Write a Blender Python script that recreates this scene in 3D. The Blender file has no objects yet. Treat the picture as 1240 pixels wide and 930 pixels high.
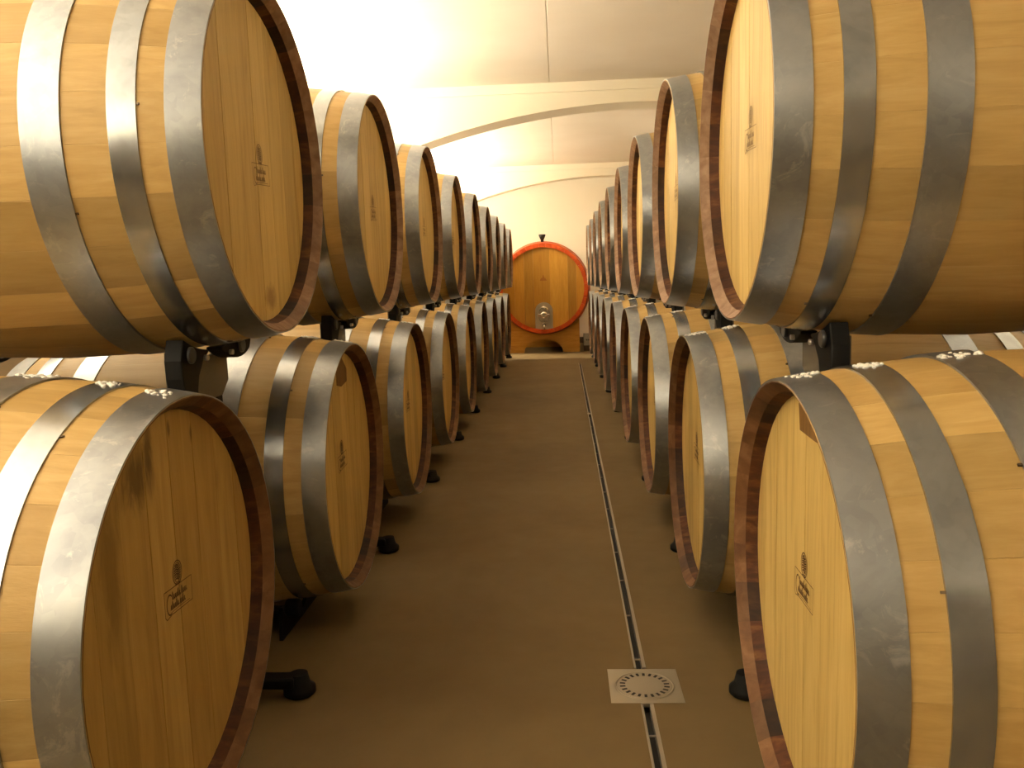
import bpy, bmesh, math, random
from math import sin, cos, pi, sqrt, radians
from mathutils import Vector, Matrix

random.seed(7)
scene = bpy.context.scene
COL = scene.collection

# ------------------------------------------------------------------ camera
FPX, YAW, PIT, ROL = 1017.1, .0592, .124, -.0313      # focal length in pixels of a 1240 px wide frame
_r = Vector((cos(YAW), sin(YAW), 0)); _f0 = Vector((-sin(YAW), cos(YAW), 0)); _z = Vector((0, 0, 1))
_f = _f0 * cos(PIT) - _z * sin(PIT); _u = _f0 * sin(PIT) + _z * cos(PIT)
_right = _r * cos(ROL) + _u * sin(ROL); _up = _u * cos(ROL) - _r * sin(ROL)
cam_data = bpy.data.cameras.new('camera'); cam = bpy.data.objects.new('camera', cam_data); COL.objects.link(cam)
m = Matrix.Identity(4)
for k in range(3):
    m[k][0], m[k][1], m[k][2] = _right[k], _up[k], -_f[k]
EYE = 1.10
m[2][3] = EYE
cam.matrix_world = m
cam_data.sensor_width = 36; cam_data.lens = FPX / 1240 * 36; cam_data.clip_start = .02
scene.camera = cam

# ------------------------------------------------------------------ world, exposure, light levels
world = bpy.data.worlds.new('cellar_world'); scene.world = world; world.use_nodes = True
world.node_tree.nodes['Background'].inputs[0].default_value = (.9, .8, .6, 1)
world.node_tree.nodes['Background'].inputs[1].default_value = .02
vs = scene.view_settings
vs.view_transform = 'Standard'; vs.look = 'None'; vs.gamma = 1; vs.use_curve_mapping = False
vs.exposure = 0.68
UPLIGHT_POWER = 165.0           # W per two metre fixture
SPOT_POWER = 500.0
UPLIGHT_COLOR = (1.0, .91, .74)
scene.cycles.max_bounces = 10; scene.cycles.diffuse_bounces = 6; scene.cycles.glossy_bounces = 4
scene.cycles.sample_clamp_indirect = 6

# ------------------------------------------------------------------ materials
def mat(name, rough=.6, metal=0., color=(.5, .5, .5), spec=None):
    M = bpy.data.materials.new(name); M.use_nodes = True
    b = M.node_tree.nodes['Principled BSDF']
    b.inputs['Base Color'].default_value = (*color, 1); b.inputs['Roughness'].default_value = rough
    b.inputs['Metallic'].default_value = metal
    if spec is not None: b.inputs['Specular IOR Level'].default_value = spec
    return M, M.node_tree, b

class NT:
    def __init__(s, t): s.t = t
    def n(s, typ, **kw):
        nd = s.t.nodes.new('ShaderNode' + typ)
        for k, v in kw.items():
            if k.startswith('_'): nd.inputs[int(k[1:])].default_value = v
            else: setattr(nd, k, v)
        return nd
    def l(s, a, b): s.t.links.new(a, b)
    def coord(s, scale=(1, 1, 1), seed=None, offs=None):
        tc = s.n('TexCoord'); mp = s.n('Mapping'); mp.inputs['Scale'].default_value = scale
        s.l(tc.outputs['Object'], mp.inputs['Vector'])
        if seed is not None: s.l(seed, mp.inputs['Location'])
        return mp.outputs[0]
    def noise(s, vec, scale, detail=4, rough=.55, dist=0.):
        nd = s.n('TexNoise'); nd.inputs['Scale'].default_value = scale; nd.inputs['Detail'].default_value = detail
        nd.inputs['Roughness'].default_value = rough; nd.inputs['Distortion'].default_value = dist
        s.l(vec, nd.inputs['Vector']); return nd.outputs[0]
    def ramp(s, fac, stops):
        r = s.n('ValToRGB'); e = r.color_ramp.elements
        while len(e) < len(stops): e.new(.5)
        for el, (p, c) in zip(e, stops):
            el.position = p; el.color = (*c, 1) if len(c) == 3 else c
        s.l(fac, r.inputs[0]); return r.outputs[0]
    def mix(s, fac, a, b, mode='MIX'):
        m = s.n('MixRGB', blend_type=mode)
        for i, x in enumerate((fac, a, b)):
            if hasattr(x, 'links'): s.l(x, m.inputs[i])
            else: m.inputs[i].default_value = x if i == 0 else ((*x, 1) if len(x) == 3 else x)
        return m.outputs[0]
    def math(s, op, a, b=None, clamp=False):
        m = s.n('Math', operation=op, use_clamp=clamp)
        for i, x in enumerate((a, b)):
            if x is None: continue
            if hasattr(x, 'links'): s.l(x, m.inputs[i])
            else: m.inputs[i].default_value = x
        return m.outputs[0]
    def rnd(s):
        """one random number per object and per joined piece"""
        oi = s.n('ObjectInfo'); ge = s.n('NewGeometry')
        a = s.math('ADD', oi.outputs['Random'], ge.outputs['Random Per Island'])
        return s.math('FRACT', a)
    def seedvec(s, r, k=37.):
        v = s.math('MULTIPLY', r, k); c = s.n('CombineXYZ')
        for i in range(3): s.l(v, c.inputs[i])
        return c.outputs[0]

def wood(name, dark, mid, light, grain=(1.2, 16, 16), rough=.5, bump=.12, stains=(), tone=.30, spec=.35):
    M, t, b = mat(name, rough, 0, mid, spec); N = NT(t)
    r = N.rnd(); sv = N.seedvec(r)
    g = N.noise(N.coord(grain, sv), 3.2, 6, .6, .6)
    c = N.ramp(g, [(.30, dark), (.50, mid), (.72, light)])
    fine = N.noise(N.coord((grain[0] * 2.2, grain[1] * 5, grain[2] * 5), sv), 4, 3, .6)
    c = N.mix(N.math('MULTIPLY', fine, .35), c, tuple(x * .72 for x in mid), 'MIX')
    k = N.ramp(r, [(0, (1 - tone * .75,) * 3), (.35, (1 - tone * .25, 1 - tone * .35, 1 - tone * .5)), (.7, (1, 1, 1)), (1, (1 + tone * .25, 1 + tone * .25, 1 + tone * .3))])
    c = N.mix(1.0, c, k, 'MULTIPLY')
    for (ctr, size, amt, colr) in stains:      # stains of their own, in the barrel's own coordinates
        tc = N.n('TexCoord'); mp = N.n('Mapping', vector_type='TEXTURE')
        mp.inputs['Location'].default_value = ctr; mp.inputs['Scale'].default_value = size
        N.l(tc.outputs['Object'], mp.inputs[0])
        ln = N.n('VectorMath', operation='LENGTH'); N.l(mp.outputs[0], ln.inputs[0])
        nn = N.noise(N.coord((9, 20, 6)), 1.6, 4, .65, 1.)
        f = N.math('SUBTRACT', 1.25, N.math('ADD', ln.outputs['Value'], N.math('MULTIPLY', nn, 1.1)))
        f = N.math('MULTIPLY', f, amt * 2.2, True); f = N.math('MINIMUM', f, amt)
        c = N.mix(f, c, colr)
    N.l(c, b.inputs['Base Color'])
    bp = N.n('Bump'); bp.inputs['Strength'].default_value = bump; bp.inputs['Distance'].default_value = .002
    N.l(fine, bp.inputs['Height']); N.l(bp.outputs[0], b.inputs['Normal'])
    return M

OAK_D, OAK_M, OAK_L = (.41, .265, .088), (.48, .32, .115), (.54, .375, .155)
M_stave = wood('oak_stave', OAK_D, OAK_M, OAK_L, (1.4, 14, 14), .46, .15, tone=.42)
HG = (10, 13, 1.1)     # vertical grain of the heads
M_head = wood('oak_head', (.45, .30, .092), (.59, .415, .140), (.65, .475, .18), HG, .52, .1, tone=.3)
MILD = (.060, .028, .007)
M_head_mildew = wood('oak_head_mildew', (.36, .23, .066), (.46, .305, .095), (.53, .365, .13), HG, .52, .1, tone=.35,
    stains=[((.046, .12, .27), (.1, .09, .09), .75, MILD), ((.046, .215, .13), (.1, .05, .22), .6, (.16, .09, .02)), ((.046, .065, .30), (.1, .028, .13), .75, MILD),
            ((.046, -.11, .31), (.1, .011, .035), .7, MILD), ((.046, -.02, .335), (.1, .012, .03), .6, MILD), ((.046, -.22, .2), (.1, .02, .05), .3, (.2, .1, .03))])
M_head_scorch = wood('oak_head_scorched', (.45, .30, .092), (.59, .415, .140), (.65, .475, .18), HG, .52, .1, tone=.3,
    stains=[((.046, -.05, -.315), (.1, .07, .05), .62, (.19, .09, .02))])
M_chime = wood('chime_end_grain', (.17, .090, .050), (.25, .15, .092), (.33, .22, .145), (9, 9, 9), .65, .2, tone=.3)
M_chime_dark = wood('chime_end_grain_dark', (.085, .034, .012), (.145, .066, .024), (.24, .13, .062), (5, 5, 5), .6, .2, tone=.45)  # darker red-brown chime for the lower rows
M_toast = wood('toasted_inner_stave', (.030, .008, .002), (.070, .020, .005), (.17, .075, .018), (3, 12, 12), .65, .15, tone=1.05)

def galv(name, base, rough, patch, metal=.92, spread=.10):
    M, t, b = mat(name, rough, metal, (base,) * 3); N = NT(t)
    r = N.rnd(); sv = N.seedvec(r, 11.)
    big = N.noise(N.coord((3, 3, 3), sv), 1.6, 5, .6, .8)
    sp = N.n('TexVoronoi'); sp.inputs['Scale'].default_value = 55; N.l(N.coord((1, 1, 1), sv), sp.inputs['Vector'])
    sv2 = N.n('SeparateColor'); N.l(sp.outputs['Color'], sv2.inputs[0])
    lo = tuple(base * k for k in (.68, .74, .84)); hi = tuple(base * k for k in (1.12, 1.17, 1.24))
    c = N.ramp(big, [(.32, lo), (.55, (base * .93, base, base * 1.10)), (.75, hi)])
    c = N.mix(N.math('MULTIPLY', sv2.outputs[0], .16), c, (base * 1.4, base * 1.5, base * 1.6))
    pn = N.noise(N.coord((5, 5, 5), sv), 2.6, 7, .72, 1.6)
    pm = N.ramp(pn, [(.57, (0, 0, 0)), (.64, (1, 1, 1))])
    pmx = N.math('MULTIPLY', pm, patch)
    c = N.mix(pmx, c, (.66, .65, .63))
    N.l(c, b.inputs['Base Color'])
    rr = N.math('ADD', rough - spread / 2, N.math('MULTIPLY', big, spread)); rr = N.math('ADD', rr, N.math('MULTIPLY', pmx, .25))
    N.l(rr, b.inputs['Roughness'])
    N.l(N.math('SUBTRACT', metal, N.math('MULTIPLY', pmx, .35)), b.inputs['Metallic'])
    bp = N.n('Bump'); bp.inputs['Strength'].default_value = .10; bp.inputs['Distance'].default_value = .002
    N.l(big, bp.inputs['Height']); N.l(bp.outputs[0], b.inputs['Normal'])
    return M
M_hoop_head = galv('galvanised_hoop_weathered', .37, .34, .30)
M_hoop_mid = galv('galvanised_hoop_bright', .42, .22, .08)
M_hoop_belly = galv('galvanised_hoop_dull', .38, .36, .2)
M_rivet, _, _ = mat('rivet_steel', .4, .9, (.30, .29, .27))
M_nail, _, _ = mat('nail_dark_steel', .5, .6, (.10, .07, .04))
M_rack, _, _ = mat('black_powder_coat', .6, 0, (.004, .004, .004), .2)
M_plate, _, _ = mat('olive_grey_painted_plate', .5, .1, (.115, .092, .055))
M_rubber, _, _ = mat('black_rubber', .65, 0, (.004, .004, .004), .2)
M_hub, _, _ = mat('roller_hub', .35, .3, (.06, .062, .066))
M_bolt, _, _ = mat('zinc_bolt', .3, 1, (.6, .58, .55))
M_stamp, _, _ = mat('branded_ink', .7, 0, (.105, .050, .014))
M_stamp_pale, _, _ = mat('branded_ink_pale', .7, 0, (.23, .140, .045))
M_patch = wood('dark_stained_patch', (.10, .05, .012), (.17, .085, .02), (.22, .11, .03), HG, .6, .1)
M_lumps, t_, b_ = mat('white_lumps', .3, 0, (.88, .87, .84))

M_wall, t_, b_ = mat('painted_plaster', .9, 0, (.80, .76, .66)); N = NT(t_)
tc = N.n('NewGeometry'); nz = N.noise(tc.outputs['Position'], .8, 4, .5)
N.l(N.ramp(nz, [(.3, (.79, .745, .64)), (.7, (.84, .80, .70))]), b_.inputs['Base Color'])
bp = N.n('Bump'); bp.inputs['Strength'].default_value = .06; N.l(N.noise(tc.outputs['Position'], 60, 3, .6), bp.inputs['Height']); N.l(bp.outputs[0], b_.inputs['Normal'])
M_ceil, t_, b_ = mat('precast_ceiling_paint', .9, 0, (.82, .74, .60)); N = NT(t_)
tc = N.n('NewGeometry'); nz = N.noise(tc.outputs['Position'], 1.1, 4, .5)
N.l(N.ramp(nz, [(.3, (.74, .66, .54)), (.7, (.80, .725, .61))]), b_.inputs['Base Color'])
M_bounce_cut, t_, b_ = mat('bounce_cut_brown', .85, 0, (.24, .185, .115))  # dark brown that keeps bounce light out of the aisle
M_beam, t_, b_ = mat('beam_paint', .9, 0, (.80, .74, .60))

M_floor, t_, b_ = mat('brown_resin_floor', .62, 0, (.16, .115, .06), .15); N = NT(t_)
tc = N.n('NewGeometry'); P = tc.outputs['Position']
n1 = N.noise(P, 1.1, 5, .6, .4); n2 = N.noise(P, 9, 5, .65)
c = N.ramp(n1, [(.3, (.130, .086, .036)), (.5, (.155, .105, .045)), (.72, (.180, .125, .056))])
c = N.mix(N.math('MULTIPLY', n2, .22), c, (.11, .08, .042))
sc = N.noise(P, 4.3, 6, .75, 2.2); c = N.mix(N.ramp(sc, [(.70, (0, 0, 0)), (.74, (.22, .22, .22))]), c, (.17, .13, .08))
N.l(c, b_.inputs['Base Color']); N.l(N.math('ADD', .6, N.math('MULTIPLY', n2, .25)), b_.inputs['Roughness'])
M_steel, _, _ = mat('brushed_stainless', .38, .85, (.40, .36, .29))
M_slot, _, _ = mat('dark_drain_slot', .7, 0, (.006, .003, .002))
M_rail, _, _ = mat('drain_edge_steel', .4, .7, (.34, .30, .25))
M_red = wood('red_varnished_rim', (.42, .045, .008), (.62, .085, .012), (.72, .14, .02), (4, 4, 4), .35, .05, tone=.2)
M_cask = wood('varnished_cask_head', (.56, .28, .035), (.64, .34, .048), (.70, .40, .065), HG, .38, .05, tone=.6)
M_caskst = wood('cask_stand_wood', (.42, .18, .02), (.54, .26, .035), (.62, .33, .06), (1.2, 10, 10), .42, .06, tone=.1)
M_chrome, _, _ = mat('polished_steel', .12, 1, (.85, .83, .78))
M_steelplate, _, _ = mat('satin_door_plate', .32, .9, (.62, .56, .44))
M_black, _, _ = mat('black_plastic', .5, 0, (.008, .008, .006))
M_wall_shade, _, _ = mat('shaded_wall_grey', .6, 0, (.33, .30, .24))
M_skirt, _, _ = mat('dark_skirting', .6, 0, (.05, .025, .012))
M_lamp, _, _ = mat('lamp_housing', .5, .2, (.7, .7, .68))

# ------------------------------------------------------------------ helpers
def link(name, me, parent=None, loc=(0, 0, 0), rot=(0, 0, 0)):
    o = bpy.data.objects.new(name, me); COL.objects.link(o)
    o.location = loc; o.rotation_euler = rot
    if parent: o.parent = parent
    return o
def mesh(name, V, F, mats, mi=None, smooth=None):
    me = bpy.data.meshes.new(name); me.from_pydata(V, [], F)
    for M in mats: me.materials.append(M)
    if mi: me.polygons.foreach_set('material_index', mi)
    if smooth is True: me.polygons.foreach_set('use_smooth', [True] * len(F))
    elif smooth: me.polygons.foreach_set('use_smooth', smooth)
    me.update(); return me
def recalc(me):
    bm = bmesh.new(); bm.from_mesh(me); bmesh.ops.recalc_face_normals(bm, faces=bm.faces); bm.to_mesh(me); bm.free(); return me
class MB:
    def __init__(s): s.V = []; s.F = []; s.M = []; s.S = []
    def add(s, V, F, mi=0, sm=False):
        b = len(s.V); s.V += [tuple(v) for v in V]
        for f in F: s.F.append(tuple(b + i for i in f)); s.M.append(mi); s.S.append(sm)
        return s
    def box(s, c, d, mi=0, rz=0):
        x, y, z = (k / 2 for k in d); V = []
        for a in (-1, 1):
            for b_ in (-1, 1):
                for c_ in (-1, 1):
                    p = (a * x, b_ * y)
                    V.append((c[0] + p[0] * cos(rz) - p[1] * sin(rz), c[1] + p[0] * sin(rz) + p[1] * cos(rz), c[2] + c_ * z))
        return s.add(V, [(0, 1, 3, 2), (4, 6, 7, 5), (0, 4, 5, 1), (2, 3, 7, 6), (0, 2, 6, 4), (1, 5, 7, 3)], mi)
    def cyl(s, a, b, r, n=24, mi=0, r2=None, cap=True):
        a = Vector(a); b = Vector(b); d = (b - a).normalized(); q = d.to_track_quat('Z', 'Y'); r2 = r if r2 is None else r2
        V = [a + q @ Vector((r * cos(2 * pi * i / n), r * sin(2 * pi * i / n), 0)) for i in range(n)]
        V += [b + q @ Vector((r2 * cos(2 * pi * i / n), r2 * sin(2 * pi * i / n), 0)) for i in range(n)]
        s.add(V, [(i, (i + 1) % n, n + (i + 1) % n, n + i) for i in range(n)], mi, True)
        if cap:
            k = len(s.V) - 2 * n
            s.F += [tuple(k + i for i in reversed(range(n))), tuple(k + n + i for i in range(n))]; s.M += [mi, mi]; s.S += [False, False]
        return s
    def lathe(s, prof, axis_o, n=32, mi=0, axis='Z'):
        """closed-ended solid of revolution, prof = [(r, h)]"""
        V = []; F = []
        for r, h in prof:
            for i in range(n):
                a = 2 * pi * i / n; p = (r * cos(a), r * sin(a), h)
                if axis == 'Y': p = (p[0], p[2], p[1])
                if axis == 'X': p = (p[2], p[0], p[1])
                V.append((p[0] + axis_o[0], p[1] + axis_o[1], p[2] + axis_o[2]))
        for j in range(len(prof) - 1):
            for i in range(n): F.append((j * n + i, j * n + (i + 1) % n, (j + 1) * n + (i + 1) % n, (j + 1) * n + i))
        s.add(V, F, mi, True); k = len(s.V) - len(V)
        s.F += [tuple(k + i for i in reversed(range(n))), tuple(k + (len(prof) - 1) * n + i for i in range(n))]; s.M += [mi, mi]; s.S += [False, False]
        return s
    def extr(s, poly, fn, t0, t1, mi=0):
        """prism of a 2-D polygon; fn(u, v, t) -> xyz"""
        n = len(poly); V = [fn(u, v, t0) for u, v in poly] + [fn(u, v, t1) for u, v in poly]
        return s.add(V, [tuple(range(n)), tuple(reversed(range(n, 2 * n)))] + [(i, n + i, n + (i + 1) % n, (i + 1) % n) for i in range(n)], mi)
    def mesh(s, name, mats, smooth=True):
        me = mesh(name, s.V, s.F, mats if isinstance(mats, (list, tuple)) else [mats], s.M, s.S); recalc(me)
        return me
def bevel(me, w, seg=2):
    bm = bmesh.new(); bm.from_mesh(me)
    bmesh.ops.remove_doubles(bm, verts=bm.verts, dist=1e-5)
    ed = [e for e in bm.edges if len(e.link_faces) == 2 and e.calc_face_angle(0) > .6]
    bmesh.ops.bevel(bm, geom=ed, offset=w, segments=seg, affect='EDGES', profile=.5, clamp_overlap=True); bm.to_mesh(me); bm.free(); return me
def thing(name, label, cat, group=None, loc=(0, 0, 0), rz=0):
    o = bpy.data.objects.new(name, None); COL.objects.link(o); o.empty_display_size = .1
    o.location = loc; o.rotation_euler = (0, 0, rz); o['label'] = label; o['category'] = cat
    if group: o['group'] = group
    return o
def struct(name, me, parent=None, **k):
    o = link(name, me, parent, **k)
    if not parent: o['kind'] = 'structure'
    return o

# ------------------------------------------------------------------ the room
XL, XR, Y0, Y1, ZC = -2.6, 2.9, -4.2, 14.2, EYE + 1.82
fl = MB(); 
DX0, DX1 = .1935, .2425      # the channel drain runs slightly askew
DA, DB = .9, 10.8
def dx(y): return DX0 + (DX1 - DX0) * (y - DA) / (DB - DA)
GL, GR = -.0145, .0185       # edges of the open channel
def dxx(y): return DX0 + (DX1 - DX0) * (y - DA) / (DB - DA)
fl.add([(XL, Y0, 0), (dxx(Y0) + GL, Y0, 0), (dxx(Y1) + GL, Y1, 0), (XL, Y1, 0)], [(0, 1, 2, 3)])
fl.add([(dxx(Y0) + GR, Y0, 0), (XR, Y0, 0), (XR, Y1, 0), (dxx(Y1) + GR, Y1, 0)], [(0, 1, 2, 3)])
for a_, c_ in ((Y0, DA), (DB, Y1)):
    fl.add([(dxx(a_) + GL, a_, 0), (dxx(a_) + GR, a_, 0), (dxx(c_) + GR, c_, 0), (dxx(c_) + GL, c_, 0)], [(0, 1, 2, 3)])
fl.box(((XL + XR) / 2, (Y0 + Y1) / 2, -.11), (XR - XL + .4, Y1 - Y0 + .4, .1))
me = fl.mesh('floor', M_floor)
struct('floor', me)
MB_ = MB
struct('wall_left', MB().box((XL - .1, (Y0 + Y1) / 2, ZC / 2), (.2, Y1 - Y0 + .4, ZC + .2)).mesh('wall_left', M_wall))
struct('wall_right', MB().box((XR + .1, (Y0 + Y1) / 2, ZC / 2), (.2, Y1 - Y0 + .4, ZC + .2)).mesh('wall_right', M_wall))
for nm, x_ in (('trim_5', XL + .004), ('trim_6', XR - .004)):     # brown lower band of the side walls, added to cut bounce light
    struct(nm, MB().box((x_, (Y0 + Y1) / 2, .80), (.008, Y1 - Y0, 1.60)).mesh(nm, M_bounce_cut))
struct('wall_back', MB().box(((XL + XR) / 2, Y1 + .1, ZC / 2), (XR - XL, .2, ZC + .2)).mesh('wall_back', M_wall))
struct('wall_front', MB().box(((XL + XR) / 2, Y0 - .1, ZC / 2), (XR - XL, .2, ZC + .2)).mesh('wall_front', M_bounce_cut))  # unseen wall coloured dark to reduce fill from the front
struct('baseboard_back', MB().box(((XL + XR) / 2, Y1 - .008, .05), (XR - XL, .016, .1)).mesh('baseboard_back', M_skirt))
# ceiling: slab with precast panels hung between the beams
ceil = struct('ceiling', MB().box(((XL + XR) / 2, (Y0 + Y1) / 2, ZC + .058), (XR - XL, Y1 - Y0, .1)).mesh('ceiling', M_ceil))
BEAMS = [(-3.9, .35), (2.15, .37), (8.2, .37), (13.95, .25)]
JX = [XL, -.042 - 2.4, -.042, -.042 + 2.4, XR]
bays = [(BEAMS[i][0] + BEAMS[i][1], BEAMS[i + 1][0]) for i in range(3)]
for (ya, yb) in bays:
    for a, c in zip(JX[:-1], JX[1:]):
        pm = MB().box(((a + c) / 2, (ya + yb) / 2, ZC + .055), (c - a - .006, yb - ya - .004, .11)).mesh('ceiling_panel', M_ceil)
        bevel(pm, .003, 1); link('ceiling_panel', pm, ceil)
ACX, ACZ, AR = .767, EYE - 5.159, 6.777
def beam(y, th):
    xs = [XL + (XR - XL) * i / 60 for i in range(61)]
    low = [(x, ACZ + sqrt(AR * AR - (x - ACX) ** 2)) for x in xs]
    b_ = MB()
    up = ZC + .1
    V = [(x, y, up) for x, z in low] + [(x, y, z) for x, z in low] + [(x, y + th, z) for x, z in low] + [(x, y + th, up) for x, z in low]
    n = 61; F = []
    for i in range(n - 1):
        for r in range(3): F.append((r * n + i, r * n + i + 1, (r + 1) * n + i + 1, (r + 1) * n + i))
    b_.add(V, F); b_.add([V[0], V[n], V[2 * n], V[3 * n]], [(0, 1, 2, 3)]); b_.add([V[n - 1], V[2 * n - 1], V[3 * n - 1], V[4 * n - 1]], [(3, 2, 1, 0)])
    me = b_.mesh('beam', M_beam)
    return me
for i, (y, th) in enumerate(BEAMS):
    o = struct('trim_%d' % (i + 1), beam(y, th))
    link('beam_lip', MB().box(((XL + XR) / 2, y - .012, ZC - .045), (XR - XL, .024, .088)).mesh('beam_lip', M_beam), o)

# ------------------------------------------------------------------ uplights on the left wall, added fill on the right
RIGHT_FILL_SHARE = .07  # the weak right-hand uplights are added fill light
for k, yc in enumerate((-2.4, .4, 3.8, 6.4, 9.9, 12.4)):
    for side in ('left', 'right'):
        if side == 'right' and k % 2: continue
        t = thing('wall_uplight', 'long open-topped wall uplight behind the %s barrels, %s from the front' % (side, ('first', 'second', 'third', 'fourth', 'fifth', 'sixth')[k]), 'lamp', 'wall uplights',
                  (XL if side == 'left' else XR, yc, EYE + .62), 0 if side == 'left' else pi)
        h = MB(); L2 = 1.0
        h.box((.085, 0, -.05), (.15, 2 * L2, .01)); h.box((.01, 0, 0), (.02, 2 * L2, .1)); h.box((.155, 0, 0), (.01, 2 * L2, .1))
        h.box((.085, -L2, 0), (.16, .01, .1)); h.box((.085, L2, 0), (.16, .01, .1))
        link('housing', h.mesh('housing', M_lamp), t)
        ld = bpy.data.lights.new('uplight_tube', 'AREA'); ld.shape = 'RECTANGLE'; ld.size = .11; ld.size_y = 1.9
        ld.energy = UPLIGHT_POWER * (.82 if k < 2 else 1) * (1 if side == 'left' else 2 * RIGHT_FILL_SHARE); ld.color = UPLIGHT_COLOR
        lo = bpy.data.objects.new('uplight_tube', ld); COL.objects.link(lo); lo.parent = t; lo.location = (.085, 0, .02); lo.rotation_euler = (pi, 0, 0)
# unseen downward spot near the end wall, added to brighten the far floor
t = thing('added_floor_spot', 'small round spotlight added to brighten the far aisle floor', 'lamp', None, (XL, 12.9, EYE + 1.45))
h = MB(); h.cyl((0, 0, 0), (.10, 0, 0), .02, 12).cyl((.08, 0, .01), (.16, -.03, -.05), .045, 20); link('housing', h.mesh('housing', M_lamp), t)
ld = bpy.data.lights.new('floor_fill_light', 'SPOT'); ld.energy = SPOT_POWER; ld.color = (1, .85, .6); ld.spot_size = radians(62); ld.spot_blend = .35; ld.shadow_soft_size = .04
lo = bpy.data.objects.new('floor_fill_light', ld); COL.objects.link(lo); lo.parent = t; lo.location = (.18, -.04, -.07)
lo.rotation_euler = (Vector((-.15, 10.3, 0)) - Vector((XL + .18, 12.86, EYE + 1.38))).to_track_quat('-Z', 'Y').to_euler()

# ------------------------------------------------------------------ barrel geometry (axis along local +x, aisle-side head at x = 0)
BL, RH, RB = 1.03, .395, .445
def Rs(s): return RH + (RB - RH) * (1 - (2 * s / BL - 1) ** 2)
NST = 28; TH = .034; CROZE = .047
def Ti(s):                    # thickness: the chime is bevelled inwards at both ends
    e = min(s, BL - s)
    return .002 + .021 * e / .022 if e < .022 else .023 + (TH - .023) * min(1, (e - .022) / .025)
def stave_geo(a0, a1, stations):
    """one bevel-edged stave between the angles a0 and a1"""
    V = []; F = []; MI = []; SM = []
    g = .00002 / .4; n = len(stations)
    for s in stations:
        R = Rs(s); Ri = R - Ti(s)
        for (rr, a) in ((R, a0 + g), (R, a0 + g + .003), (R, (a0 + a1) / 2), (R, a1 - g - .003), (R, a1 - g), (Ri, a1 - g), (Ri, (a0 + a1) / 2), (Ri, a0 + g)):
            V.append((s, rr * cos(a), rr * sin(a)))
    k = 8
    for j in range(n - 1):
        end = stations[j + 1] <= .023 or stations[j] >= BL - .023
        for i in range(k):
            F.append((j * k + i, j * k + (i + 1) % k, (j + 1) * k + (i + 1) % k, (j + 1) * k + i))
            MI.append((1 if end else 2) if i in (5, 6) else (2 if i in (4, 7) else 0)); SM.append(i in (0, 1, 2, 3))
    F.append(tuple(reversed(range(k)))); MI.append(1); SM.append(False)
    F.append(tuple((n - 1) * k + i for i in range(k))); MI.append(1); SM.append(False)
    return V, F, MI, SM
ST = [0, .022, .047, .11, .2, .33, .515, .7, .83, .92, BL - .047, BL - .022, BL]
def stave_mesh(name, ms):
    V, F, MI, SM = stave_geo(-pi / NST, pi / NST, ST); me = mesh(name, V, F, ms, MI, SM); return recalc(me)
me_stave = stave_mesh('stave', [M_stave, M_chime, M_toast])
me_stave_dark = stave_mesh('stave', [M_stave, M_chime_dark, M_toast])
def all_staves(ms):
    mb = MB()
    for i in range(NST):
        V, F, MI, SM = stave_geo(2 * pi * (i - .5) / NST, 2 * pi * (i + .5) / NST, [0, .022, .047, .2, .515, .83, BL - .047, BL - .022, BL])
        b_ = len(mb.V); mb.V += V
        for f, q, s_ in zip(F, MI, SM): mb.F.append(tuple(b_ + x for x in f)); mb.M.append(q); mb.S.append(s_)
    return mb.mesh('staves', ms)
me_staves = all_staves([M_stave, M_chime, M_toast]); me_staves_dark = all_staves([M_stave, M_chime_dark, M_toast])
# head planks: a disc cut into vertical boards
RHD = Rs(.047) - TH + .003
EDG = [-1, -.80, -.56, -.30, -.03, .22, .47, .72, 1]
def plank_geo(u0, u1, R, x0, x1, gap=.0007):
    u0 += gap if u0 > -R * .99 else 0; u1 -= gap if u1 < R * .99 else 0
    n = 8; us = [u0 + (u1 - u0) * i / n for i in range(n + 1)]
    poly = [(u, sqrt(max(R * R - u * u, 1e-8))) for u in us] + [(u, -sqrt(max(R * R - u * u, 1e-8))) for u in reversed(us)]
    mb = MB(); mb.extr(poly, lambda u, v, t: (t, u, v), x0, x1); return mb
def head_planks(M, R=RHD, x0=CROZE, x1=CROZE + .02, edg=EDG):
    out = []
    for a, c in zip(edg[:-1], edg[1:]):
        mb = plank_geo(a * R, c * R, R, x0 + random.uniform(0, .0008), x1)
        out.append(mb.mesh('head_plank', M))
    return out
heads = {k: head_planks(M) for k, M in (('plain', M_head), ('mildew', M_head_mildew), ('scorch', M_head_scorch))}
def joined(planks, name, M):
    mb = MB()
    for me in planks:
        b_ = len(mb.V); mb.V += [tuple(v.co) for v in me.vertices]
        for p in me.polygons: mb.F.append(tuple(b_ + i for i in p.vertices)); mb.M.append(0); mb.S.append(False)
    return mb.mesh(name, M)
me_headj = joined(heads['plain'], 'head', M_head)
rh = MB(); rh.lathe([(RHD, BL - CROZE - .02), (RHD, BL - CROZE)], (0, 0, 0), 48, axis='X'); me_rear = rh.mesh('rear_head', M_head)
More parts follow.
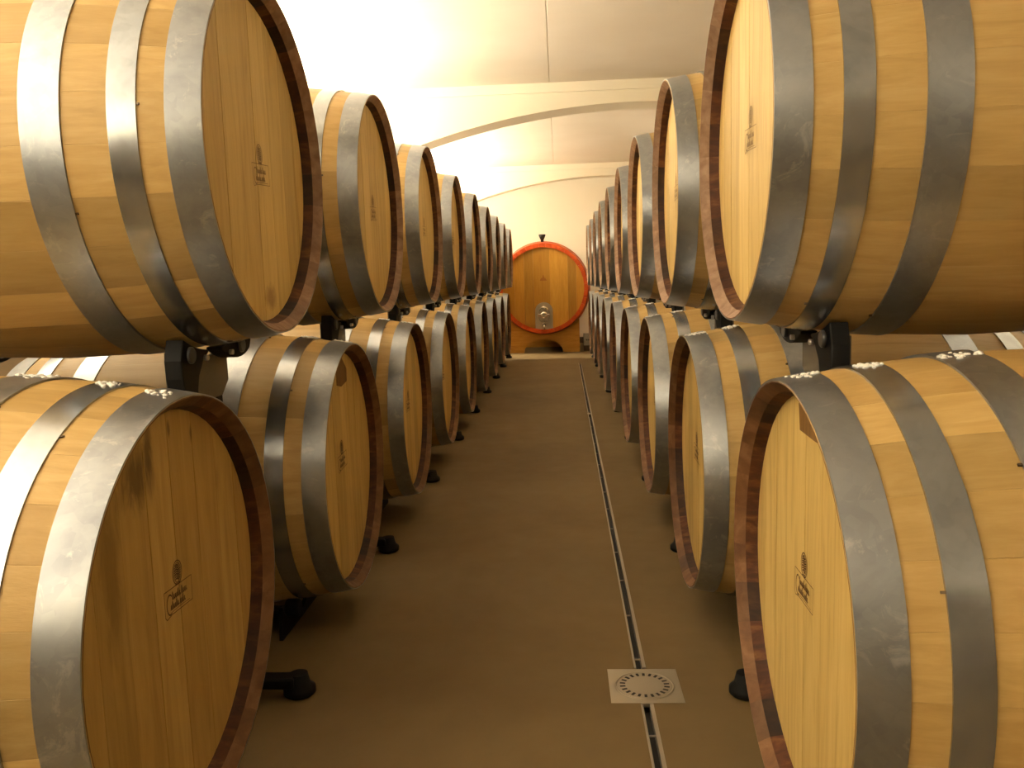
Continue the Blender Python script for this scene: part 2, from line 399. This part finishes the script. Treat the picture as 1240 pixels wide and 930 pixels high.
# hoops
def hoop_mesh(name, s0, s1, M, proud=.0035, n=112):
    mb = MB(); V = []; F = []
    ss = [s0, s0, (s0 + s1) / 2, s1, s1]; off = [0, proud, proud, proud, 0]
    for s_, o_ in zip(ss, off):
        for i in range(n):
            a = 2 * pi * i / n; lap = .0016 if i < 7 else 0
            r = Rs(s_) - .0006 + (o_ + (lap if o_ else 0)); V.append((s_, r * cos(a), r * sin(a)))
    for j in range(4):
        for i in range(n): F.append((j * n + i, j * n + (i + 1) % n, (j + 1) * n + (i + 1) % n, (j + 1) * n + i))
    mb.add(V, F, 0, True)
    me = mb.mesh(name, M)
    bm = bmesh.new(); bm.from_mesh(me)
    for e in bm.edges:
        if len(e.link_faces) == 2 and e.calc_face_angle(0) > .7: e.smooth = False
    bm.to_mesh(me); bm.free()
    return me
HB = [(.001, .066), (.116, .168), (.252, .326)]
hoops = []
for (a, c), M, nm in zip(HB, (M_hoop_head, M_hoop_mid, M_hoop_belly), ('head_hoop', 'quarter_hoop', 'bilge_hoop')):
    hoops.append((nm, hoop_mesh(nm, a, c, M)))
for (a, c), M, nm in zip(HB, (M_hoop_head, M_hoop_mid, M_hoop_belly), ('head_hoop', 'quarter_hoop', 'bilge_hoop')):
    hoops.append((nm, hoop_mesh(nm, BL - c, BL - a, M)))
def nails_mesh(s_):
    mb = MB()
    for k in range(4):
        a = 2 * pi * k / 4; d = Vector((0, cos(a), sin(a))); p = Vector((s_, 0, 0)) + d * (Rs(s_) + .001)
        mb.box((0, 0, 0), (.008, .004, .003))
        for q in range(len(mb.V) - 8, len(mb.V)):
            v = Vector(mb.V[q]); mb.V[q] = tuple(p + Vector((v.x, 0, 0)) + Vector((0, -sin(a), cos(a))) * v.y + d * v.z)
    return mb.mesh('hoop_nails', M_nail)
nls = [None, nails_mesh(HB[1][0] - .002), nails_mesh(HB[2][0] - .002)]
# brand stamp: seal above a framed two-line script, printed flat on the head
def ribbon(mb, pts, w, x, closed=False):
    n = len(pts); 
    for i in range(n if closed else n - 1):
        p = Vector(pts[i]); q = Vector(pts[(i + 1) % n]); d = (q - p)
        if d.length < 1e-6: continue
        nrm = Vector((-d.y, d.x)).normalized() * w / 2; e = d.normalized() * w * .3
        a, b_, c, d_ = p - e + nrm, q + e + nrm, q + e - nrm, p - e - nrm
        mb.add([(x, -v.x, v.y) for v in (a, b_, c, d_)], [(0, 1, 2, 3)])
def stamp_mesh(M):
    mb = MB(); x = CROZE - .0006; rr = random.Random(3)
    def ell(cx, cy, a, b_, n=28, t0=0, t1=2 * pi): return [(cx + a * cos(t0 + (t1 - t0) * i / n), cy + b_ * sin(t0 + (t1 - t0) * i / n)) for i in range(n + (0 if t1 - t0 > 6.2 else 1))]
    ribbon(mb, ell(0, .0745, .0185, .0225), .0022, x, True)
    ribbon(mb, ell(0, .0745, .0148, .0185), .0012, x, True)
    # crest inside the seal
    for k in range(7):
        yy = .0625 + k * .0042; w = .012 * sqrt(max(0, 1 - ((yy - .0745) / .0165) ** 2))
        ribbon(mb, [(-w, yy), (-w * .3, yy + .0022), (w * .3, yy - .0016), (w, yy + .001)], .0024 if k % 2 else .0030, x)
    ribbon(mb, [(-.010, .053), (-.004, .056), (0, .052), (.004, .056), (.010, .053)], .0016, x)
    # frame
    fr = [(-.056, .052), (.056, .052), (.056, .004), (-.030, .004), (-.050, .000), (-.056, .006)]
    ribbon(mb, fr, .0016, x, True)
    # large initial
    ribbon(mb, ell(-.036, .024, .012, .0185, 18, .9, 5.2), .0028, x)
    # first line of script
    def script(x0, y0, h, words, w):
        u = x0
        for tall in words:
            if tall == ' ': u += h * .45; continue
            hh = h * (1.75 if tall == 'l' else 1)
            ribbon(mb, [(u, y0), (u + h * .18, y0 + hh * .9), (u + h * .36, y0 + hh), (u + h * .34, y0 + h * .3), (u + h * .5, y0), (u + h * .72, y0 + h * .28)], w, x)
            u += h * .66
    script(-.026, .030, .0085, 'lanola lano', .0021)
    script(-.034, .013, .0085, 'olanlo nalo', .0023)
    ribbon(mb, [(-.028, .0085), (.010, .0095), (.044, .0085)], .0011, x)
    return mb.mesh('brand_stamp', M)
me_stamp = stamp_mesh(M_stamp); me_stamp_pale = stamp_mesh(M_stamp_pale)
# small white lumps on the tops of the lower barrels
def lumps_mesh(seed):
    rr = random.Random(seed); mb = MB()
    for (a, c), cnt in zip(HB, (26, 24, 26)):
        base = pi / 2 + rr.uniform(-.05, .08)
        for k in range(cnt):
            s_ = rr.uniform(a + .004, c); an = base + rr.gauss(0, .028); r = Rs(s_) + .0035
            q = rr.uniform(.0014, .0046)
            m_ = Matrix.Translation((s_, r * cos(an), r * sin(an)))
            bm = bmesh.new(); bmesh.ops.create_icosphere(bm, subdivisions=1, radius=q)
            for v in bm.verts: v.co = Vector((v.co.x * rr.uniform(1, 1.8), v.co.y * rr.uniform(.8, 1.6), v.co.z * rr.uniform(.6, .9)))
            bmesh.ops.transform(bm, matrix=m_, verts=bm.verts)
            mb.add([v.co[:] for v in bm.verts], [[v.index for v in f.verts] for f in bm.faces], 0, True); bm.free()
    return mb.mesh('white_lumps', M_lumps)
lump_meshes = [lumps_mesh(s) for s in (1, 2, 3)]
def patch_mesh(poly):
    mb = MB(); mb.extr(poly, lambda u, v, t: (t, u, v), CROZE - .0008, CROZE + .001); return mb.mesh('dark_patch', M_patch)

ORD = ['first', 'second', 'third', 'fourth', 'fifth', 'sixth', 'seventh', 'eighth', 'ninth', 'tenth']
ROWS = {  # x of the heads, y of the first barrel, pitch, z of the axis, how many
    'UL': (-.6544, 1.9718, 1.2234, .2893 + EYE, 9), 'UR': (.3883, 1.9633, 1.1972, .2893 + EYE, 9),
    'LL': (-.6716, 1.4719, 1.2056, -.5887 + EYE, 9), 'LR': (.3827, 1.4782, 1.177, -.5887 + EYE, 9)}
HOOP_TONE = {}
rnd = random.Random(21)
STAMP_Y = {('UL', 0): -.037, ('LL', 0): -.004, ('UR', 0): -.004, ('LR', 0): .013, ('UL', 1): -.037, ('LL', 1): .025, ('UR', 1): 0, ('LR', 1): .03}
def barrel(row, i):
    x, y0, P, z, n = ROWS[row]
    left = row[1] == 'L'; low = row[0] == 'L'
    extra = {('UL', 0): ', scorch mark low on its head', ('LL', 0): ', black mildew atop its head',
             ('UR', 0): ', chalky streaks on its hoops', ('LR', 0): ', dark patch on its head', ('LL', 1): ', dark patch on its head'}.get((row, i), '')
    where = '%s row %s of the aisle' % ('lower' if low else 'upper', 'left' if left else 'right')
    t = thing('oak_barrel', 'oak barrel, %s from the front, %s %s row%s' % (ORD[i], 'lower' if low else 'upper', 'left' if left else 'right', extra), 'barrel', 'oak barrels in the ' + where,
              (x - (.008 if (row, i) == ('LL', 0) else 0), y0 + P * i, z), (pi if left else 0) + radians(rnd.uniform(-.35, .35)) * (i > 0))
    turn = rnd.uniform(0, 2 * pi)
    near = i < 5
    if near:
        me = me_stave_dark if low else me_stave
        for k in range(NST): link('stave', me, t, rot=(turn + 2 * pi * k / NST, 0, 0))
        kind = {('LL', 0): 'mildew', ('UL', 0): 'scorch'}.get((row, i), 'plain')
        flip = 0 if kind != 'plain' else (pi if rnd.random() < .5 else 0)
        for me in heads[kind]:
            o = link('head_plank', me, t)
            if flip: o.rotation_euler = (pi, 0, 0)
    else:
        o = link('staves', me_staves_dark if low else me_staves, t, rot=(turn, 0, 0)); o['kind'] = 'stuff'
        o = link('head', me_headj, t); o['kind'] = 'stuff'
    link('rear_head', me_rear, t)
    for k, (nm, me) in enumerate(hoops):
        a = rnd.uniform(0, 2 * pi)
        h = link(nm, me, t, rot=(a, 0, 0))
        if near and k < 3:
            if nls[k]:
                q = link('hoop_nails', nls[k], h, rot=(rnd.uniform(0, 1.2), 0, 0)); q['kind'] = 'stuff'
    if i < 5:
        st = link('brand_stamp', me_stamp if low else me_stamp_pale, t, loc=(0, STAMP_Y.get((row, i), STAMP_Y[(row, 1)]), {'UL': -.052, 'LL': -.010, 'UR': -.022, 'LR': -.014}[row]),
                  rot=(radians(rnd.uniform(-3, 3)), 0, 0)); st['label'] = 'brown branded seal above a framed script'
    if low:
        c = link('white_lumps', lump_meshes[i % 3], t); c['kind'] = 'stuff'; c['label'] = 'white lumps on the hoop tops'
    if (row, i) == ('LR', 0):
        link('dark_patch', patch_mesh([(.056, .350), (.047, .302), (-.047, .298), (-.100, .30), (-.100, .34), (-.03, .356)]), t)
    if (row, i) == ('LL', 1):
        link('dark_patch', patch_mesh([(.045, .348), (.045, .268), (-.010, .258), (-.085, .268), (-.088, .310), (-.03, .352)]), t)
    return t
for row in ROWS:
    for i in range(ROWS[row][4]): barrel(row, i)

# ------------------------------------------------------------------ racks carrying the upper barrels (origin on the floor under the barrel, local +x away from the aisle)
SA, SB = .192, BL - .192
AXZ = ROWS['UL'][3]
def arc_pts(r, a0, a1, n): return [(r * cos(a0 + (a1 - a0) * i / n), AXZ + r * sin(a0 + (a1 - a0) * i / n)) for i in range(n + 1)]
def rack_parts(side):
    dy = 0
    P = []
    for s_ in (SA, SB):
        R0 = Rs(s_)
        for sg in (-1, 1):     # two thick curved horns under the belly; the outer one runs down into a leg
            mb = MB(); n = 10; inn = []; out = []
            leg = (sg > 0) == (side < 0)
            for k in range(n + 1):
                d = radians(5 + (18 if leg else 24) * k / n); th = .014 + (.050 if leg else .062) * sin(min(1, k / n * 1.15) * pi / 2) * (1 if k < n else .8)
                inn.append((sg * (R0 + .0075) * sin(d), AXZ - (R0 + .0075) * cos(d)))
                out.append((sg * (R0 + th) * sin(d), AXZ - (R0 + th) * cos(d)))
            if leg:
                zt_ = AXZ - R0
                out = out[:3] + [(sg * .078, zt_ - .040), (sg * .098, zt_ - .062), (sg * .108, zt_ - .092), (sg * .112, zt_ - .135), (sg * .125, zt_ - .142), (sg * .150, zt_ - .142), (sg * .163, zt_ - .135), (sg * .176, zt_ - .098), (sg * .184, zt_ - .060), (sg * .186, zt_ - .020)]
            mb.extr(inn + out[::-1], lambda u, v, t: (t, u, v), s_ - .018, s_ + .022)
            P.append(('cradle_arm', bevel(mb.mesh('cradle_arm', M_rack), .004, 2)))
            cy, cz = sg * (R0 + .035) * sin(radians(19)), AXZ - (R0 + .035) * cos(radians(19))
            rl = MB(); rl.lathe([(.016, s_ - .030), (.019, s_ - .027), (.019, s_ - .023)], (0, cy, cz), 20, axis='X')
            P.append(('roller_cap', rl.mesh('roller_cap', M_hub)))
            bo = MB().cyl((s_ - .0225, sg * .075, AXZ - R0 - .022), (s_ - .032, sg * .075, AXZ - R0 - .022), .0065, 8)
            P.append(('bolt', bo.mesh('bolt', M_bolt)))
        mb = MB(); inn = arc_pts(R0 + .034, -pi / 2 - radians(21), -pi / 2 + radians(21), 14); out = [(.165, AXZ - R0 - .10), (.12, AXZ - R0 - .135), (-.12, AXZ - R0 - .135), (-.165, AXZ - R0 - .10)]
        mb.extr(inn + out, lambda u, v, t: (t, u, v), s_ + .0225, s_ + .030)
        P.append(('cradle_plate', mb.mesh('cradle_plate', M_plate)))
        zt = AXZ - R0 - .075
        po = MB().box((s_ + .052, dy, (.06 + zt) / 2), (.042, .042, zt - .06)).mesh('post', M_rack); P.append(('post', bevel(po, .005, 1)))
    P.append(('floor_beam', bevel(MB().box((.51, dy, .045), (.86, .05, .03)).mesh('floor_beam', M_rack), .005, 1)))
    P.append(('tie_beam', bevel(MB().box(((SA + SB) / 2 + .052, dy, AXZ - .60), (SB - SA - .042, .035, .05)).mesh('tie_beam', M_rack), .004, 1)))
    for xx in (.075, .965):
        f = MB(); f.lathe([(.036, 0), (.043, .006), (.043, .020), (.030, .032), (.024, .060)], (xx, dy, 0), 24)
        P.append(('rubber_foot', f.mesh('rubber_foot', M_rubber)))
    return P
RACKS = {True: rack_parts(-1), False: rack_parts(1)}
for row in ('UL', 'UR'):
    x, y0, P, z, n = ROWS[row]; left = row[1] == 'L'
    for i in range(n):
        side = 'left' if left else 'right'
        t = thing('barrel_rack', 'black steel roller rack under the %s upper barrel on the %s' % (ORD[i], side), 'rack', 'barrel racks on the ' + side, (x, y0 + P * i, 0), pi if left else 0)
        lx, ly, lp = ROWS['L' + row[1]][:3]
        off = ly + lp * (i + .5) + .02 - (y0 + P * i)      # the post stands in the gap between two lower barrels
        for p in RACKS[left]:
            o = link(p[0], p[1], t)
            if p[0] in ('post', 'tie_beam'): o.location.y = off * (-1 if left else 1)
            if p[0] in ('floor_beam', 'rubber_foot'): o.location.y = (off + (.015 if p[0] == 'floor_beam' else .03)) * (-1 if left else 1)
# floor cradles under the lower barrels
LZ = ROWS['LL'][3]
def cradle_parts():
    P = []
    RB_ = Rs(SA); rr = .027; rc = RB_ + rr + .001; ang = radians(22)
    for s_ in (SA, SB):
        yy = rc * sin(ang); zz = LZ - rc * cos(ang)
        mb = MB(); mb.extr([(-yy - .045, 0), (yy + .045, 0), (yy + .03, zz + .01), (yy - .03, zz - .002), (0, .022), (-yy + .03, zz - .002), (-yy - .03, zz + .01)], lambda u, v, t: (t, u, v), s_ + .024, s_ + .036)
        P.append(('side_plate', mb.mesh('side_plate', M_rack)))
        for sg in (-1, 1):
            rl = MB(); rl.lathe([(rr - .004, s_ - .022), (rr, s_ - .018), (rr, s_ + .018), (rr - .004, s_ + .022)], (0, sg * yy, zz), 20, axis='X'); P.append(('roller', rl.mesh('roller', M_rubber)))
    P.append(('base_bar', MB().box((.515, 0, .010), (.60, .05, .02)).mesh('base_bar', M_rack)))
    return P
CR = cradle_parts()
for row in ('LL', 'LR'):
    x, y0, P, z, n = ROWS[row]; left = row[1] == 'L'
    for i in range(n):
        side = 'left' if left else 'right'
        t = thing('floor_cradle', 'low black floor cradle under the %s lower barrel on the %s' % (ORD[i], side), 'cradle', 'floor cradles on the ' + side, (x, y0 + P * i, 0), pi if left else 0)
        for p in CR: link(p[0], p[1], t)

# ------------------------------------------------------------------ channel drain with its square trap
t = thing('channel_drain', 'narrow steel slot drain running down the aisle floor', 'drain', None, (0, 0, 0))
segs = [(DA, 2.065), (2.27, 6.72), (6.78, DB)]
rails = {-1: MB(), 1: MB()}
def quadbar(mb, y0, y1, a, b_, z0, z1):
    V = []
    for y in (y0, y1):
        for xx in (a, b_):
            for z in (z0, z1): V.append((dxx(y) + xx, y, z))
    mb.add(V, [(0, 1, 3, 2), (4, 6, 7, 5), (0, 4, 5, 1), (2, 3, 7, 6), (0, 2, 6, 4), (1, 5, 7, 3)])
bot = MB(); tabs = []
for (a, c) in segs:
    quadbar(rails[-1], a, c, -.0145, -.0085, -.03, .0004); quadbar(rails[1], a, c, .0085, .0185, -.03, .0010)
    quadbar(bot, a, c, -.0085, .0085, -.030, -.022)
    y = a + .06
    while y < c - .02: tabs.append(y); y += .32
link('left_rail', rails[-1].mesh('left_rail', M_rail), t); link('right_rail', rails[1].mesh('right_rail', M_rail), t)
link('channel', bot.mesh('channel', M_slot), t)
tb = MB(); tb.box((0, 0, 0), (.017, .005, .003)); mt = tb.mesh('slot_bridge', M_rail)
for y in tabs: link('slot_bridge', mt, t, loc=(dxx(y), y, -.004))
link('joint_plate', MB().box((dxx(6.75), 6.75, -.001), (.036, .06, .004)).mesh('joint_plate', M_steel), t)
g = thing('floor_trap', 'square steel floor trap with a ring of slots in the slot drain', 'drain', None, (.205, 2.167, 0))
pl = MB(); H = .096; ro, ri = .070, .052; NS = 20
pl.box((0, 0, -.006), (2 * H, 2 * H, .0128)); me = pl.mesh('cover_plate', M_steel); bevel(me, .001, 1); link('cover_plate', me, g)
rg = MB(); rg.lathe([(.080, 0), (.0795, .0010), (.0745, .0012), (.0740, 0)], (0, 0, 0), 48); link('collar', rg.mesh('collar', M_steel), g)
ds = MB(); ds.lathe([(.0730, 0), (.0730, .0008), (.0720, .0012)], (0, 0, 0), 48); link('round_lid', ds.mesh('round_lid', M_steel), g)
sl = MB(); sl.box((.0595, 0, .0012), (.0145, .0072, .0008)); msl = sl.mesh('lid_slot', M_slot)
for k in range(22):
    link('lid_slot', msl, g, rot=(0, 0, 2 * pi * k / 22 + .1))

# ------------------------------------------------------------------ the big cask at the end
CX, CY, CZ, CR_, CLEN = -.232, 12.42, EYE - .150, .655, 1.30
cask = thing('large_cask', 'large round cask with a red rim at the end of the aisle', 'cask', None, (CX, CY, CZ))
def RC_(s): return CR_ + .05 * (1 - (2 * s / CLEN - 1) ** 2)
N2 = 40
def cst(a0, a1):
    V = []; F = []; g = .0008; ss = [0, .05, .2, .45, .65, .85, 1.1, CLEN]; MI = []; SM = []
    for s_ in ss:
        R = RC_(s_)
        for rr_, a in ((R, a0 + g), (R, (a0 + a1) / 2), (R, a1 - g), (R - .055, a1 - g), (R - .055, a0 + g)): V.append((rr_ * cos(a), s_, rr_ * sin(a)))
    for j in range(len(ss) - 1):
        for i in range(5): F.append((j * 5 + i, j * 5 + (i + 1) % 5, (j + 1) * 5 + (i + 1) % 5, (j + 1) * 5 + i)); MI.append(1 if j == 0 else 0); SM.append(i < 2)
    F += [tuple(range(5)), tuple((len(ss) - 1) * 5 + i for i in range(5))]; MI += [1, 1]; SM += [False, False]
    return recalc(mesh('stave', V, F, [M_caskst, M_red], MI, SM))
mcs = cst(-pi / N2, pi / N2)
for k in range(N2): link('stave', mcs, cask, rot=(0, 2 * pi * k / N2, 0))
ce = [-1, -.70, -.46, -.24, .16, .36, .60, .80, 1]
RHC = CR_ - .055 + .004
for a, c in zip(ce[:-1], ce[1:]):
    n = 8; us = [a * RHC + (c - a) * RHC * i / n + (.0012 if i == 0 and a > -1 else 0) for i in range(n + 1)]
    poly = [(u, sqrt(max(RHC ** 2 - u * u, 1e-8))) for u in us] + [(u, -sqrt(max(RHC ** 2 - u * u, 1e-8))) for u in reversed(us)]
    mb = MB(); mb.extr(poly, lambda u, v, t_: (u, t_, v), .045 + random.uniform(0, .002), .09); link('head_plank', mb.mesh('head_plank', M_cask), cask)
mb = MB(); mb.lathe([(RHC, CLEN - .09), (RHC, CLEN - .05)], (0, 0, 0), 48, axis='Y'); link('rear_head', mb.mesh('rear_head', M_cask), cask)
def chp(s0, s1, M):
    mb = MB(); n = 72; V = []; F = []
    for s_, o_ in ((s0, 0), (s0, .005), ((s0 + s1) / 2, .005), (s1, .005), (s1, 0)):
        for i in range(n): a = 2 * pi * i / n; V.append(((RC_(s_) + o_) * cos(a), s_, (RC_(s_) + o_) * sin(a)))
    for j in range(4):
        for i in range(n): F.append((j * n + i, j * n + (i + 1) % n, (j + 1) * n + (i + 1) % n, (j + 1) * n + i))
    return mb.add(V, F, 0, True).mesh('hoop', M)
for a, c in ((.01, .075), (.17, .23), (.36, .42), (.88, .94), (1.07, 1.13), (1.225, 1.29)): link('hoop', chp(a, c, M_red), cask)
# manhole door: steel plate, oval door, clamp bar and handwheel, drip lip
def oval(mb, cx, cz, a, b_, y0, y1, n=32, flat=0):
    poly = [(cx + a * cos(2 * pi * i / n), cz + b_ * (sin(2 * pi * i / n))) for i in range(n)]
    return mb.extr(poly, lambda u, v, t_: (u, t_, v), y0, y1)
mb = MB(); poly = [(-.13, -.60), (.13, -.60)] + [(.13 * cos(a), -.33 + .13 * sin(a)) for a in [pi * i / 20 for i in range(21)]]
mb.extr(poly, lambda u, v, t_: (u, t_, v), .030, .046); me = mb.mesh('door_plate', M_steelplate); dp = link('door_plate', me, cask); dp['label'] = 'satin steel arched plate'
mb = MB(); oval(mb, 0, -.385, .092, .122, .008, .032); me = bevel(mb.mesh('manhole_door', M_chrome), .008, 2); dr = link('manhole_door', me, cask); dr['label'] = 'polished oval steel door'
mb = MB(); mb.lathe([(.030, -.04), (.046, -.034), (.046, -.018), (.030, -.012), (.018, .01)], (0, 0, -.385), 24, axis='Y'); link('handwheel', mb.mesh('handwheel', M_chrome), dr)
mb = MB(); mb.box((0, -.004, -.385), (.17, .014, .024)); link('clamp_bar', bevel(mb.mesh('clamp_bar', M_chrome), .003, 1), dr)
mb = MB(); mb.cyl((0, .040, -.535), (0, -.05, -.535), .030, 20).cyl((0, -.035, -.535), (0, -.035, -.60), .017, 16); tp = link('tap', mb.mesh('tap', M_chrome), cask)
mb = MB(); mb.box((0, -.035, -.495), (.014, .014, .05)).box((0, -.035, -.475), (.075, .014, .012)); link('tap_handle', mb.mesh('tap_handle', M_chrome), tp)
mb = MB(); mb.extr([(-.030, .090), (.052, .090), (.011, .175)], lambda u, v, t_: (u, t_, v), .0438, .0455); sx = mb.mesh('brand_mark', M_caskst)
mk = MB(); mk.extr([(-.050, .115), (.055, .115), (.035, .150), (.020, .155), (.003, .205), (-.014, .155), (-.030, .150)], lambda u, v, t_: (u, t_, v), .0430, .0460)
M_mark, _, _ = mat('burnt_mark', .6, 0, (.33, .12, .01)); link('brand_mark', mk.mesh('brand_mark', M_mark), cask)
mb = MB(); yb = .22; zt = RC_(yb)
mb.lathe([(.022, zt - .004), (.022, zt + .03), (.026, zt + .035), (.050, zt + .095), (.050, zt + .112), (.04, zt + .112), (.02, zt + .05)], (-.002, yb, 0), 24)
bg = link('bung_funnel', mb.mesh('bung_funnel', M_black), cask); bg['label'] = 'small black funnel bung on top'
# stand
st = thing('cask_stand', 'varnished wooden stand with an arched cutout under the large cask', 'stand', None, (CX, CY, 0))
def board(y, arch_h=.20):
    W0, W1 = -.60, .52
    R = RC_(y + .02) + .010
    V = []; mb = MB()
    # build as vertical strips so that the concave outline fills correctly
    N_ = 112
    def zt_(x_): return CZ - sqrt(max(R * R - x_ * x_, 0)) if abs(x_) < .50 else CZ - sqrt(R * R - .25)
    def zb_(x_):
        q = (x_ + .02) / .29
        return arch_h * sqrt(1 - q * q) if abs(q) < 1 else 0
    xs = [W0 + (W1 - W0) * i / N_ for i in range(N_ + 1)]
    for yy in (y, y + .06):
        for x_ in xs: V += [(x_, yy, zb_(x_)), (x_, yy, zt_(x_))]
    F = []; o_ = 2 * (N_ + 1)
    for i in range(N_):
        a_ = 2 * i
        F += [(a_, a_ + 1, a_ + 3, a_ + 2), (o_ + a_, o_ + a_ + 2, o_ + a_ + 3, o_ + a_ + 1), (a_ + 1, o_ + a_ + 1, o_ + a_ + 3, a_ + 3), (a_, a_ + 2, o_ + a_ + 2, o_ + a_)]
    F += [(0, o_, o_ + 1, 1), (o_ - 2, o_ - 1, 2 * o_ - 1, 2 * o_ - 2)]
    mb.add(V, F); return mb.mesh('cradle_board', M_caskst)
link('cradle_board', board(.09), st); link('cradle_board', board(1.10, .0), st)  # rear board left solid so the arch stays dark
for xx in (-.565, .485): link('side_shade_board', MB().box((xx, .625, .17), (.05, .95, .33)).mesh('side_shade_board', M_caskst), st)  # sides raised full height to block light under the cask
# low slotted box by the stand; its grey stands in for shaded wall
vb = thing('shaded_wall_box', 'low box with dark slots, its grey standing in for shaded wall', 'box', None, (.48, 12.62, 0))
link('housing', bevel(MB().box((0, .1, .17), (.26, .2, .18)).mesh('housing', M_wall_shade), .004, 1), vb)
link('plinth', MB().box((0, .1, .04), (.25, .19, .08)).mesh('plinth', M_skirt), vb)
msl = MB().box((0, 0, 0), (.022, .006, .022)).mesh('vent_slot', M_black)
for k in range(4): link('vent_slot', msl, vb, loc=(-.085 + .030 * k, -.001, .165))
